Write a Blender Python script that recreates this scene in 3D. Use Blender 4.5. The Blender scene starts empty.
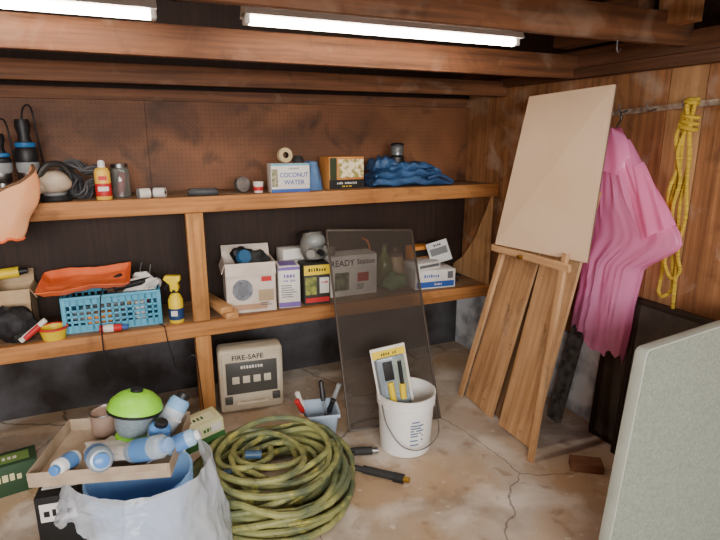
import bpy, bmesh, math, random
from mathutils import Vector, Matrix, Euler, noise
random.seed(7)
R=math.radians
COL=bpy.context.scene.collection
# ------------------------------------------------------------------ materials
def lin(h):
    h=h.lstrip('#'); c=[int(h[i:i+2],16)/255 for i in (0,2,4)]
    return tuple((x/12.92 if x<=.04045 else ((x+.055)/1.055)**2.4) for x in c)+(1,)
MATS={}
def M(name,c,rough=.6,metal=0,c2=None,scale=6,bump=0,stretch=(1,1,1),trans=0,emit=0,alpha=1,lo=.35,hi=.65,spec=.4,detail=5,bscale=None,coat=0):
    if name in MATS: return MATS[name]
    m=bpy.data.materials.new(name); m.use_nodes=True; nt=m.node_tree; N=nt.nodes; L=nt.links
    p=N['Principled BSDF']
    p.inputs['Base Color'].default_value=lin(c); p.inputs['Roughness'].default_value=rough
    p.inputs['Metallic'].default_value=metal; p.inputs['Specular IOR Level'].default_value=spec
    p.inputs['Coat Weight'].default_value=coat
    if trans: p.inputs['Transmission Weight'].default_value=trans
    if alpha<1: p.inputs['Alpha'].default_value=alpha
    if emit:
        p.inputs['Emission Color'].default_value=lin(c); p.inputs['Emission Strength'].default_value=emit
    tc=N.new('ShaderNodeTexCoord'); mp=N.new('ShaderNodeMapping'); mp.inputs['Scale'].default_value=stretch
    L.new(tc.outputs['Object'],mp.inputs[0])
    if c2 is None:
        b=lin(c); c2c=tuple(x*.82 for x in b[:3])+(1,)
    else: c2c=lin(c2)
    no=N.new('ShaderNodeTexNoise'); no.inputs['Scale'].default_value=scale; no.inputs['Detail'].default_value=detail
    L.new(mp.outputs[0],no.inputs['Vector'])
    cr=N.new('ShaderNodeValToRGB'); cr.color_ramp.elements[0].position=lo; cr.color_ramp.elements[1].position=hi
    cr.color_ramp.elements[0].color=lin(c); cr.color_ramp.elements[1].color=c2c
    L.new(no.outputs[0],cr.inputs[0]); L.new(cr.outputs[0],p.inputs['Base Color'])
    if bump:
        n2=N.new('ShaderNodeTexNoise'); n2.inputs['Scale'].default_value=bscale or scale*3; n2.inputs['Detail'].default_value=6
        L.new(mp.outputs[0],n2.inputs['Vector'])
        b=N.new('ShaderNodeBump'); b.inputs['Strength'].default_value=bump; b.inputs['Distance'].default_value=.02
        L.new(n2.outputs[0],b.inputs['Height']); L.new(b.outputs[0],p.inputs['Normal'])
    MATS[name]=m; return m
def layer(m,src,scale,lo,hi,col,fac,dist=0.0):
    N=m.node_tree.nodes;L=m.node_tree.links
    tc=N.new('ShaderNodeTexCoord'); n=N.new('ShaderNodeTexNoise'); n.inputs['Scale'].default_value=scale; n.inputs['Detail'].default_value=8; n.inputs['Distortion'].default_value=dist
    L.new(tc.outputs['Object'],n.inputs['Vector'])
    r=N.new('ShaderNodeValToRGB'); r.color_ramp.elements[0].position=lo; r.color_ramp.elements[1].position=hi
    r.color_ramp.elements[0].color=(0,0,0,1); r.color_ramp.elements[1].color=(fac,fac,fac,1)
    L.new(n.outputs[0],r.inputs[0])
    mx=N.new('ShaderNodeMix'); mx.data_type='RGBA'; L.new(r.outputs[0],mx.inputs[0]); L.new(src,mx.inputs[6]); mx.inputs[7].default_value=lin(col)
    return mx.outputs[2]
def wood(name,c,c2,axis,rough=.65,blotch=.6,scuff=0,stain=.35,knots=0):
    if name in MATS: return MATS[name]
    st=[26,26,26]; st[axis]=1.2
    m=M(name,c,rough,c2=c2,scale=1.6,bump=.15,stretch=tuple(st),lo=.3,hi=.72,detail=8)
    nt=m.node_tree; N=nt.nodes; L=nt.links; p=N['Principled BSDF']
    src=p.inputs['Base Color'].links[0].from_socket
    tc=N.new('ShaderNodeTexCoord'); n=N.new('ShaderNodeTexNoise'); n.inputs['Scale'].default_value=2.3; n.inputs['Detail'].default_value=3
    L.new(tc.outputs['Object'],n.inputs['Vector'])
    r=N.new('ShaderNodeValToRGB'); r.color_ramp.elements[0].position=.35; r.color_ramp.elements[1].position=.7
    r.color_ramp.elements[0].color=(.55,.5,.46,1); r.color_ramp.elements[1].color=(1,1,1,1)
    L.new(n.outputs[0],r.inputs[0])
    mx=N.new('ShaderNodeMix'); mx.data_type='RGBA'; mx.blend_type='MULTIPLY'; mx.inputs[0].default_value=blotch
    L.new(src,mx.inputs[6]); L.new(r.outputs[0],mx.inputs[7]); out=mx.outputs[2]
    if stain: out=layer(m,out,7.5,.56,.74,'#2e1d12',stain,.8)
    if knots: out=layer(m,out,13,.66,.72,'#5a3418',knots,.2)
    if scuff: out=layer(m,out,5,.56,.72,'#b09c86',scuff,.6)
    L.new(out,p.inputs['Base Color'])
    return m
READABLE={'COCONUT','WATER','ORGANIC','FIRE-SAFE','READY','Station'}
# ------------------------------------------------------------------ mesh builder
class MB:
    def __init__(s): s.bm=bmesh.new(); s.mats=[]
    def mi(s,m):
        if m not in s.mats: s.mats.append(m)
        return s.mats.index(m)
    def merge(s,t,m,mat=None):
        if mat is not None: bmesh.ops.transform(t,matrix=mat,verts=t.verts)
        i=s.mi(m)
        for f in t.faces: f.material_index=i
        me=bpy.data.meshes.new('tmp'); t.to_mesh(me); t.free(); s.bm.from_mesh(me); bpy.data.meshes.remove(me); return s
    def box(s,c,d,m,rot=(0,0,0),bevel=0,seg=2):
        t=bmesh.new(); bmesh.ops.create_cube(t,size=1)
        for v in t.verts:
            v.co=Vector((v.co.x*d[0],v.co.y*d[1],v.co.z*d[2]))
        if bevel: bmesh.ops.bevel(t,geom=list(t.edges),offset=bevel,segments=seg,affect='EDGES',profile=.5)
        return s.merge(t,m,Matrix.Translation(c)@Euler(rot).to_matrix().to_4x4())
    def lathe(s,prof,m,c=(0,0,0),rot=(0,0,0),seg=28,sc=(1,1,1)):
        t=bmesh.new(); rings=[]
        for r,z in prof:
            if r<1e-5: rings.append([t.verts.new((0,0,z))])
            else: rings.append([t.verts.new((r*math.cos(2*math.pi*k/seg)*sc[0],r*math.sin(2*math.pi*k/seg)*sc[1],z*sc[2])) for k in range(seg)])
        for a,b in zip(rings,rings[1:]):
            for k in range(seg):
                k2=(k+1)%seg
                if len(a)==1 and len(b)==1: continue
                if len(a)==1: t.faces.new((a[0],b[k],b[k2]))
                elif len(b)==1: t.faces.new((a[k],a[k2],b[0]))
                else: t.faces.new((a[k],a[k2],b[k2],b[k]))
        bmesh.ops.recalc_face_normals(t,faces=t.faces)
        return s.merge(t,m,Matrix.Translation(c)@Euler(rot).to_matrix().to_4x4())
    def cyl(s,p0,p1,r0,m,r1=None,seg=16):
        p0=Vector(p0);p1=Vector(p1); r1=r0 if r1 is None else r1; h=(p1-p0).length
        q=(p1-p0).to_track_quat('Z','Y')
        return s.lathe([(0,0),(r0,0),(r1,h),(0,h)],m,c=p0,rot=q.to_euler(),seg=seg)
    def ball(s,c,d,m,rot=(0,0,0),lump=0,sub=3):
        t=bmesh.new(); bmesh.ops.create_icosphere(t,subdivisions=sub,radius=1)
        off=Vector((random.random()*50,0,0))
        for v in t.verts:
            k=1+lump*noise.noise(v.co*1.6+off)+lump*.5*noise.noise(v.co*4+off)
            v.co=Vector((v.co.x*d[0]*k,v.co.y*d[1]*k,v.co.z*d[2]*k))
        return s.merge(t,m,Matrix.Translation(c)@Euler(rot).to_matrix().to_4x4())
    def tube(s,pts,r,m,seg=8,smooth=4,closed=False):
        P=[Vector(p) for p in pts]
        if smooth>1 and len(P)>2:
            Q=[]; n=len(P)
            rng=range(n) if closed else range(n-1)
            for i in rng:
                if closed: a,b,c,d=P[(i-1)%n],P[i],P[(i+1)%n],P[(i+2)%n]
                else: a,b,c,d=P[max(i-1,0)],P[i],P[i+1],P[min(i+2,n-1)]
                for k in range(smooth):
                    t=k/smooth
                    Q.append(.5*((2*b)+(c-a)*t+(2*a-5*b+4*c-d)*t*t+(3*b-a-3*c+d)*t**3))
            if not closed: Q.append(P[-1])
            P=Q
        t=bmesh.new(); rings=[]; n=len(P); up=None
        for i in range(n):
            if closed: tan=(P[(i+1)%n]-P[i-1])
            else: tan=(P[min(i+1,n-1)]-P[max(i-1,0)])
            if tan.length<1e-9: tan=Vector((0,0,1))
            tan.normalize()
            if up is None: up=tan.orthogonal().normalized()
            up=(up-tan*up.dot(tan)); up=up.normalized() if up.length>1e-6 else tan.orthogonal().normalized()
            sd=tan.cross(up)
            rr=r(i/(n-1)) if callable(r) else r
            rings.append([t.verts.new(P[i]+up*rr*math.cos(2*math.pi*k/seg)+sd*rr*math.sin(2*math.pi*k/seg)) for k in range(seg)])
        rg=range(n) if closed else range(n-1)
        for i in rg:
            a=rings[i];b=rings[(i+1)%n]
            for k in range(seg): t.faces.new((a[k],a[(k+1)%seg],b[(k+1)%seg],b[k]))
        if not closed: t.faces.new(rings[0][::-1]); t.faces.new(rings[-1])
        bmesh.ops.recalc_face_normals(t,faces=t.faces)
        return s.merge(t,m)
    def loft(s,rings,m,cap0=True,cap1=True,solid=0):
        t=bmesh.new(); V=[[t.verts.new(p) for p in r] for r in rings]; n=len(V[0])
        for a,b in zip(V,V[1:]):
            for k in range(n): t.faces.new((a[k],a[(k+1)%n],b[(k+1)%n],b[k]))
        if cap0: t.faces.new(V[0][::-1])
        if cap1: t.faces.new(V[-1])
        bmesh.ops.recalc_face_normals(t,faces=t.faces)
        return s.merge(t,m)
    def grid(s,fn,nu,nv,m,thick=.004):
        t=bmesh.new(); V=[[t.verts.new(fn(i/nu,j/nv)) for j in range(nv+1)] for i in range(nu+1)]
        for i in range(nu):
            for j in range(nv): t.faces.new((V[i][j],V[i+1][j],V[i+1][j+1],V[i][j+1]))
        bmesh.ops.recalc_face_normals(t,faces=t.faces)
        if thick: bmesh.ops.solidify(t,geom=list(t.faces),thickness=thick)
        return s.merge(t,m)
    def prism(s,poly,h,m,c=(0,0,0),rot=(0,0,0),bevel=0,seg=2):
        t=bmesh.new(); vs=[t.verts.new((x,y,0)) for x,y in poly]; f=t.faces.new(vs)
        r=bmesh.ops.extrude_face_region(t,geom=[f]); 
        for v in [e for e in r['geom'] if isinstance(e,bmesh.types.BMVert)]: v.co.z+=h
        bmesh.ops.recalc_face_normals(t,faces=t.faces)
        if bevel: bmesh.ops.bevel(t,geom=list(t.edges),offset=bevel,segments=seg,affect='EDGES',profile=.5)
        return s.merge(t,m,Matrix.Translation(c)@Euler(rot).to_matrix().to_4x4())
    def text(s,str_,size,c,m,rot=(math.pi/2,0,0),depth=.0006,sx=1,align='CENTER'):
        mat=Matrix.Translation(c)@Euler(rot).to_matrix().to_4x4()
        if str_ not in READABLE:
            t=bmesh.new(); n=len(str_); st=size*.55*sx; rnd=random.Random(str_+str(size))
            for i,ch in enumerate(str_):
                if ch==' ': continue
                r=bmesh.ops.create_cube(t,size=1); h=size*rnd.uniform(.5,.72); w_=st*rnd.uniform(.45,.8)
                for v in r['verts']: v.co=Vector((v.co.x*w_+(i-(n-1)/2)*st,v.co.y*h-(size*.7-h)/2,v.co.z*depth*2))
            return s.merge(t,m,mat)
        cu=bpy.data.curves.new('t','FONT'); cu.body=str_; cu.size=size; cu.extrude=depth; cu.align_x=align; cu.align_y='CENTER'; cu.resolution_u=3; cu.offset=size*.012
        o=bpy.data.objects.new('t',cu); COL.objects.link(o); bpy.context.view_layer.update()
        me=bpy.data.meshes.new_from_object(o.evaluated_get(bpy.context.evaluated_depsgraph_get()))
        t=bmesh.new(); t.from_mesh(me); bpy.data.objects.remove(o); bpy.data.curves.remove(cu); bpy.data.meshes.remove(me)
        bmesh.ops.scale(t,vec=(sx,1,1),verts=t.verts)
        return s.merge(t,m,mat)
    def obj(s,name,parent=None,loc=(0,0,0),rot=(0,0,0),label=None,cat=None,ang=40,group=None):
        for f in s.bm.faces: f.smooth=True
        for e in s.bm.edges:
            if len(e.link_faces)==2:
                if e.calc_face_angle(0)>R(ang): e.smooth=False
        me=bpy.data.meshes.new(name); s.bm.to_mesh(me); s.bm.free()
        for m in s.mats: me.materials.append(m)
        o=bpy.data.objects.new(name,me); COL.objects.link(o); o.location=loc; o.rotation_euler=rot
        if parent: o.parent=parent
        if label: o['label']=label
        if cat: o['category']=cat
        if group: o['group']=group
        return o
def root(name,label,cat,loc=(0,0,0),rot=(0,0,0),group=None,sc=None):
    o=bpy.data.objects.new(name,None); o.empty_display_size=.05; COL.objects.link(o); o.location=loc; o.rotation_euler=rot
    o['label']=label; o['category']=cat
    if group: o['group']=group
    if sc: o.scale=sc
    return o
def struct(o): o['kind']='structure'; return o

# ------------------------------------------------------------------ common materials
wX=wood('wood_joist_brown','#8a5a3a','#543521',0,scuff=.25,stain=.5)
wShelf=wood('wood_shelf_orange','#cf9052','#986030',0,blotch=.6,stain=.45,knots=.4)
wShelfTop=wood('wood_shelf_top','#a98868','#71543d',0,scuff=.5)
wPost=wood('wood_post_orange','#d39654','#9c6836',2,blotch=.6,knots=.4)
wPly=wood('wood_wall_plywood','#b98355','#86593a',2,scuff=.6,stain=.45)
wPlyL=wood('wood_wall_plywood_light','#d0a472','#a3784e',2)
wY=wood('wood_plate_brown','#774e34','#4e3321',1)
wPale=wood('wood_pale_pine','#deb284','#b48656',2,blotch=.5,stain=.3,knots=.6,scuff=.3)
wPine=wood('wood_plank_pine','#d6a878','#a67a50',2,blotch=.6,scuff=.35,knots=.7,stain=.5)
wDk=wood('wood_plank_dark','#9a7a5a','#6a503a',2,scuff=.3)
black=M('plastic_black','#17171a',.45,c2='#222225')
dark=M('rubber_dark','#2a2a29',.7)
white=M('plastic_white','#e8e8e6',.4,c2='#d8d8d4')
paper=M('paper_white','#e6e1da',.7,c2='#d2cbc2')
card=M('cardboard_brown','#b8a58e',.9,c2='#a08c74',scale=10)
cardL=M('cardboard_pale','#cdb18c',.85,c2='#b79a74',scale=10)
steel=M('metal_grey','#9a9a98',.35,1,c2='#77767a',scale=20)
steelD=M('metal_dark','#4b4a4a',.45,.8)
brass=M('metal_brass','#b08d3e',.35,1)
yellow=M('plastic_yellow','#f0cf1e',.45)
orange=M('plastic_orange','#ee7440',.45,c2='#de6030')
red=M('print_red','#c4262a',.5)
blueP=M('print_blue','#2f59a8',.5)
cyan=M('plastic_crate_blue','#5aaccc',.5,c2='#4896b6')
green=M('print_green','#3b6b34',.6)
purple=M('print_purple','#7a62aa',.6)
grey=M('plastic_grey','#8d8f90',.5)
greyD=M('print_grey','#6a6a6c',.6)
ink=M('print_black','#1a1a1a',.6)
glass=M('glass_clear','#dfe8e6',.08,trans=.9)
clearP=M('plastic_clear','#cfe0ea',.15,trans=.7)

# ------------------------------------------------------------------ structure
def floor_mat():
    m=M('concrete_floor','#d0c3b3',.36,c2='#ab9b89',scale=1.8,bump=.06,lo=.25,hi=.75,detail=9,bscale=30)
    p=m.node_tree.nodes['Principled BSDF']
    s=p.inputs['Base Color'].links[0].from_socket
    s=layer(m,s,1.5,.42,.62,'#b08750',.6,.7)
    s=layer(m,s,3.3,.5,.66,'#e9e2d6',.6,.5)
    s=layer(m,s,2.6,.54,.74,'#6d5e51',.6,.7)
    s=layer(m,s,9,.58,.7,'#866848',.5,.5)
    s=layer(m,s,22,.65,.71,'#efe9df',.45,.2)
    # hairline cracks
    N=m.node_tree.nodes;L=m.node_tree.links
    tc=N.new('ShaderNodeTexCoord'); nz=N.new('ShaderNodeTexNoise'); nz.inputs['Scale'].default_value=1.6; nz.inputs['Detail'].default_value=6
    L.new(tc.outputs['Object'],nz.inputs['Vector'])
    va=N.new('ShaderNodeVectorMath'); va.operation='MULTIPLY_ADD'; va.inputs[1].default_value=(.5,.5,0); L.new(nz.outputs['Color'],va.inputs[0]); L.new(tc.outputs['Object'],va.inputs[2])
    vo=N.new('ShaderNodeTexVoronoi'); vo.feature='DISTANCE_TO_EDGE'; vo.inputs['Scale'].default_value=.9; L.new(va.outputs[0],vo.inputs['Vector'])
    lt=N.new('ShaderNodeMath'); lt.operation='LESS_THAN'; lt.inputs[1].default_value=.004; L.new(vo.outputs['Distance'],lt.inputs[0])
    ml=N.new('ShaderNodeMath'); ml.operation='MULTIPLY'; ml.inputs[1].default_value=.6; L.new(lt.outputs[0],ml.inputs[0])
    mx=N.new('ShaderNodeMix'); mx.data_type='RGBA'; L.new(ml.outputs[0],mx.inputs[0]); L.new(s,mx.inputs[6]); mx.inputs[7].default_value=lin('#4a3d32')
    L.new(mx.outputs[2],p.inputs['Base Color']); return m
struct(MB().box((0,0,-.05),(5.2,7.2,.1),floor_mat()).obj('floor',loc=(0,0,0)))
def peg_mat():
    m=M('pegboard_brown','#7d4e2f',.6,c2='#5e3b24',scale=3,detail=6)
    nt=m.node_tree;N=nt.nodes;L=nt.links;p=N['Principled BSDF']
    src=p.inputs['Base Color'].links[0].from_socket
    src=layer(m,src,1.7,.48,.7,'#8f5e3a',.5,.6); src=layer(m,src,4,.56,.74,'#3a2417',.65,.8)
    tc=N.new('ShaderNodeTexCoord'); vm=N.new('ShaderNodeVectorMath'); vm.operation='SCALE'; vm.inputs['Scale'].default_value=1/.0254
    L.new(tc.outputs['Object'],vm.inputs[0])
    fr=N.new('ShaderNodeVectorMath'); fr.operation='FRACTION'; L.new(vm.outputs[0],fr.inputs[0])
    sb=N.new('ShaderNodeVectorMath'); sb.operation='SUBTRACT'; sb.inputs[1].default_value=(.5,.5,.5); L.new(fr.outputs[0],sb.inputs[0])
    ml=N.new('ShaderNodeVectorMath'); ml.operation='MULTIPLY'; ml.inputs[1].default_value=(1,0,1); L.new(sb.outputs[0],ml.inputs[0])
    ln=N.new('ShaderNodeVectorMath'); ln.operation='LENGTH'; L.new(ml.outputs[0],ln.inputs[0])
    lt=N.new('ShaderNodeMath'); lt.operation='LESS_THAN'; lt.inputs[1].default_value=.10; L.new(ln.outputs['Value'],lt.inputs[0])
    mx=N.new('ShaderNodeMix'); mx.data_type='RGBA'; L.new(lt.outputs[0],mx.inputs[0]); L.new(src,mx.inputs[6]); mx.inputs[7].default_value=(.03,.018,.011,1)
    L.new(mx.outputs[2],p.inputs['Base Color']); return m
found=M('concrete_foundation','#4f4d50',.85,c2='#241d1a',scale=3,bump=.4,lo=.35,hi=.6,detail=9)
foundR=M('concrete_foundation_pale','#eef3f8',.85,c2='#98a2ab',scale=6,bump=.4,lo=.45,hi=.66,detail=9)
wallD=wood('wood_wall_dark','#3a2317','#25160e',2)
XR=2.38;YB=3.45
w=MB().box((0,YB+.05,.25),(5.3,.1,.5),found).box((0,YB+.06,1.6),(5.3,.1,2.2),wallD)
w.box((-1.2,YB,1.55),(2.77,.012,.52),peg_mat()).box((1.3135,YB-.001,1.55),(2.253,.012,.52),peg_mat())
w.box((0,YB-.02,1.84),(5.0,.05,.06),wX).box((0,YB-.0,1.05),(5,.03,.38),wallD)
struct(w.obj('wall_back'))
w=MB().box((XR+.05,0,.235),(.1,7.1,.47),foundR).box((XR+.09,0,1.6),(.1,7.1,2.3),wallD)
for (y0,y1,mt) in ((2.86,3.44,wPly),(1.84,2.855,wPly),(1.66,1.835,wPlyL),(.62,1.655,wPly),(-.6,.615,wPly),(-3.4,-.605,wPly)):
    w.box((XR+.03,(y0+y1)/2,1.2),(.02,y1-y0,1.46),mt)
struct(w.obj('wall_right'))
struct(MB().box((-2.6,0,1.3),(.1,7.1,2.8),wPly).obj('wall_left'))
w=MB()
rs=wood('wood_roof_sheathing','#6a4830','#472e1e',1)
for i in range(37): w.box((0,-3.5+i*.195,2.66),(5.3,.188,.06),rs)
struct(w.obj('ceiling'))
struct(MB().box((XR+.0,0,1.945),(.09,7.0,.05),wY).box((XR+.02,0,2.02),(.09,7.0,.09),wY).obj('trim_1'))
for i,(y,z0,z1) in enumerate(((3.0,1.865,1.955),(2.4,1.92,2.04),(1.76,2.0,2.13),(1.1,2.03,2.16),(.4,2.03,2.16),(-.4,2.03,2.16))):
    struct(MB().box((-.1,y,(z0+z1)/2),(4.95,.04,z1-z0),wX,bevel=.003).obj('trim_%d'%(i+2)))
for i,x in enumerate((-1.6,-.6,.4,1.3,1.75,2.1)):
    struct(MB().box((x,.1,2.42),(.045,6.8,.14),wY).obj('trim_%d'%(i+8)))
struct(MB().box((2.2,2.1,2.14),(.10,.5,.16),wY).box((2.25,1.72,2.2),(.09,.14,.24),wPly).obj('trim_14'))

# ------------------------------------------------------------------ shelving
sh=root('wooden_shelving_unit','long two-tier built-in shelf of orange-stained lumber along the pegboard wall','shelf',(0,3,0))
MB().box((-.06,.235,1.285),(4.84,.42,.022),wShelfTop,bevel=.002).obj('shelf_board',sh)
MB().box((-.06,.02,1.258),(4.86,.04,.085),wShelf,bevel=.003).obj('front_rail',sh)
MB().box((-.06,.235,.585),(4.84,.42,.022),wShelfTop,bevel=.002).obj('shelf_board',sh)
MB().box((-.06,.02,.555),(4.86,.04,.085),wShelf,bevel=.003).obj('front_rail',sh)
MB().box((.365,.062,.608),(.09,.04,1.215),wPost,bevel=.003).obj('post',sh)
MB().box((.363,.02,.256),(.085,.036,.51),wPost,bevel=.003).obj('post',sh)
MB().box((.363,.02,.908),(.09,.036,.61),wPost,bevel=.003).obj('post',sh)
MB().box((-1.6,.062,.608),(.09,.04,1.215),wPost,bevel=.003).obj('post',sh)
MB().prism([(-.0,1.215),(.0,.6),(.42,.6),(.42,.66),(.30,.74),(.16,.90)],.02,wPlyL,c=(2.31,0,0),rot=(R(90),0,R(90))).obj('lit_wall_plate',sh)  # added pale plate, shaped as the lit side wall below a diagonal shadow
MB().box((.36,.25,1.24),(.04,.38,.07),wShelf).obj('crosspiece',sh)

# ------------------------------------------------------------------ fluorescent lights
tubeM=M('lamp_tube_glow','#ffeedc',.5,emit=48)
for x0,x1,y in ((-1.04,.18,2.13),(.47,1.69,2.08)):
    o=root('fluorescent_light','white shop light with a glowing tube between ceiling joists','light',((x0+x1)/2,y,2.02),group='ceiling shop lights')
    l=x1-x0
    MB().prism([(-.055,0),(.055,0),(.03,.04),(-.03,.04)],l,white,c=(-l/2,0,.012),rot=(R(90),0,R(90))).obj('housing',o)
    MB().cyl((-l/2+.02,0,.0),(l/2-.02,0,.0),.017,tubeM).obj('lamp_tube',o)
    MB().box((-l/2+.01,0,.005),(.02,.05,.04),white,bevel=.004).obj('lamp_holder',o)
    MB().box((l/2-.01,0,.005),(.02,.05,.04),white,bevel=.004).obj('lamp_holder',o)
    MB().cyl((-l*.35,0,.05),(-l*.35,0,.35),.003,steel).obj('hanging_chain',o)
    MB().cyl((l*.35,0,.05),(l*.35,0,.35),.003,steel).obj('hanging_chain',o)

# ------------------------------------------------------------------ carton helper
def carton(name,label,cat,loc,rz,size,mat,decals=(),side=(),top=(),openb=False,flaps=True,group=None,tilt=(0,0)):
    w_,d,h=size
    mb=MB()
    if openb:
        t=.004
        mb.box((0,0,t/2),(w_,d,t),mat)
        mb.box((0,-d/2+t/2,h/2),(w_,t,h),mat).box((0,d/2-t/2,h/2),(w_,t,h),mat)
        mb.box((-w_/2+t/2,0,h/2),(t,d,h),mat).box((w_/2-t/2,0,h/2),(t,d,h),mat)
    else: mb.box((0,0,h/2),(w_,d,h),mat,bevel=.0025)
    def dec(lst,face):
        for i,e in enumerate(lst):
            k=e[0]
            off=.0006*(1+.6*i)
            if face=='f': P=lambda x,z:(x,-d/2-off,z); rot=(R(90),0,0); S=lambda a,b:(a,.001,b)
            elif face=='s': P=lambda x,z:(w_/2+off,x,z); rot=(R(90),0,R(90)); S=lambda a,b:(.001,a,b)
            else: P=lambda x,z:(x,z,h+off); rot=(0,0,0); S=lambda a,b:(a,b,.001)
            if k=='b': mb.box(P(e[1],e[2]),S(e[3],e[4]),e[5])
            elif k=='t': mb.text(e[1],e[2],P(e[3],e[4]),e[5],rot=rot,depth=.0008,sx=e[6] if len(e)>6 else 1)
            elif k=='o':
                poly=[(e[3]/2*math.cos(a*math.pi/10),e[4]/2*math.sin(a*math.pi/10)) for a in range(20)]
                mb.prism(poly,.001,e[5],c=P(e[1],e[2]),rot=rot)
    dec(list(decals),'f'); dec(list(side),'s'); dec(list(top),'t')
    if openb and flaps:
        o=root(name,label,cat,loc,(tilt[0],tilt[1],rz),group)
        mb.obj('body',o)
        MB().box((0,-.035,0),(w_,.07,.003),mat).obj('flap',o,loc=(0,-d/2,h),rot=(R(75),0,0))
        MB().box((0,.035,0),(w_,.07,.003),mat).obj('flap',o,loc=(0,d/2,h),rot=(R(60),0,0))
        MB().box((-.03,0,0),(.06,d,.003),mat).obj('flap',o,loc=(-w_/2,0,h),rot=(0,R(-70),0))
        MB().box((.03,0,0),(.06,d,.003),mat).obj('flap',o,loc=(w_/2,0,h),rot=(0,R(60),0))
        return o
    return mb.obj(name,None,loc,(tilt[0],tilt[1],rz),label,cat,group=group)
def bars(x,z0,w_,n,m,hgt=.006,gap=.013):
    r=[]
    for i in range(n):
        ww=w_*random.uniform(.6,1); r.append(('b',x-(w_-ww)/2,z0-i*gap,ww,hgt,m))
    return r
ZU=1.297; ZL=.597
# ------------------------------------------------------------------ UPPER SHELF
blueM=M('plastic_tool_blue','#2a6ea8',.4)
for x,y,h,lab in ((-.52,3.22,.33,'black and silver handheld router standing on the shelf'),(-.405,3.25,.40,'tall black and silver power tool with blue ring and cord')):
    o=root('power_tool',lab,'power tool',(x,y,ZU),sc=(1.2,1.2,1))
    MB().lathe([(0,0),(.045,0),(.047,.012),(.03,.02),(.028,.09),(.036,.1),(.036,.14),(0,.14)],steel).obj('base',o)
    MB().lathe([(0,.14),(.04,.14),(.044,.16),(.044,.19),(0,.19)],grey).obj('gear_housing',o)
    MB().lathe([(0,.188),(.042,.188),(.044,.2),(.044,h*.62),(.036,h*.66),(0,h*.66)],black).obj('motor_housing',o)
    MB().lathe([(.037,h*.66),(.040,h*.67),(.040,h*.71),(.035,h*.72)],blueM).obj('collar',o)
    MB().lathe([(0,h*.71),(.028,h*.72),(.022,h*.8),(.03,h*.92),(.026,h),(0,h)],black).obj('handle',o)
    MB().tube([(0,0,h-.005),(.01,0,h+.05),(.03,.01,h+.07),(.04,.03,h+.03),(.045,.05,h-.1),(.05,.09,h-.25),(.04,.12,.01)],.004,black).obj('power_cord',o)
bei=M('metal_beige_dusty','#cdbba6',.5,c2='#a3907a')
o=root('palm_sander','dusty beige rounded palm sander with a dark handle on the shelf','sander',(-.29,3.12,ZU),(0,0,R(15)),sc=(1.3,1.2,1.1))
MB().ball((0,0,.085),(.062,.06,.055),bei,lump=.12).cyl((-.02,0,.08),(-.085,0,.06),.04,bei,r1=.03).obj('motor_housing',o)
MB().lathe([(0,0),(.055,0),(.06,.008),(.05,.028),(0,.028)],black).obj('sanding_pad',o)
MB().lathe([(.0,.025),(.038,.025),(.042,.04),(0,.04)],grey).obj('collar',o)
MB().cyl((-.085,0,.06),(-.10,0,.055),.031,steelD).obj('dust_port',o)
MB().tube([(-.05,-.02,.11),(-.02,-.02,.16),(.03,-.01,.165),(.06,0,.12)],.014,steelD).obj('handle',o)
mb=MB(); pts=[]
for i in range(190):
    a=i*.43; rr=.066+.03*math.sin(i*1.3)+.014*math.sin(i*.31); pts.append((rr*math.cos(a)*1.15,.055*math.sin(i*.37)+.015*math.sin(i),.104+rr*1.0*math.sin(a)))
mb.tube(pts,.0065,M('rubber_cord_grey','#4a4a4c',.6),seg=6,smooth=2); mb.obj('extension_cord',None,(-.155,3.2,ZU),(0,0,R(-15)),'bundled dark grey extension cord standing on the shelf','cable')
o=root('cleaner_can','yellow and red cleaner bottle with a white cap','bottle',(-.065,3.09,ZU))
MB().lathe([(0,0),(.036,0),(.038,.004),(.038,.14),(.03,.158),(.016,.165),(0,.165)],M('plastic_yellow_warm','#f2c04a',.45)).obj('body',o)
MB().lathe([(.0385,.02),(.0392,.02),(.0392,.085),(.0385,.085)],red).box((0,-.0395,.058),(.05,.002,.022),paper).box((0,-.0395,.112),(.04,.002,.02),red).obj('label_wrap',o)
MB().lathe([(0,.163),(.017,.163),(.017,.19),(.01,.2),(0,.2)],white).obj('cap',o)
o=root('glass_jar','clear glass jar with a metal lid holding a red item','jar',(.02,3.2,ZU))
MB().lathe([(0,0),(.045,0),(.048,.005),(.048,.14),(.04,.155),(.037,.155),(.045,.138),(.045,.008),(0,.008)],glass).obj('body',o)
MB().lathe([(0,.156),(.042,.156),(.042,.175),(0,.175)],steel).obj('lid',o)
MB().cyl((-.01,0,.01),(.01,0,.13),.02,red).obj('contents',o)
for x,y,a in ((.125,3.07,15),(.205,3.08,-20)):
    MB().cyl((-.028,0,.026),(.028,0,.026),.026,paper,seg=20).cyl((-.032,0,.026),(-.028,0,.026),.027,grey).cyl((.028,0,.026),(.030,0,.026),.01,ink).obj('tape_roll',None,(x,y,ZU),(0,0,R(a)),'small roll of cream paper tape lying on its side','tape',group='small rolls on the upper shelf')
MB().box((0,0,.018),(.16,.1,.034),black,bevel=.004).box((0,0,.0365),(.13,.07,.002),greyD).obj('tool_case',None,(.43,3.10,ZU),(0,0,R(-8)),'flat black plastic case lying on the upper shelf','case')
o=root('wire_spool','small grey metal spool standing upright','spool',(.66,3.16,ZU+.045),(R(80),0,R(15)))
MB().lathe([(0,-.018),(.043,-.018),(.045,-.014),(.043,-.01),(.02,-.01),(.02,.01),(.043,.01),(.045,.014),(.043,.018),(0,.018)],steel).obj('body',o)
MB().lathe([(.021,-.008),(.034,-.008),(.034,.008),(.021,.008)],paper).obj('wound_wire',o)
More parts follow.
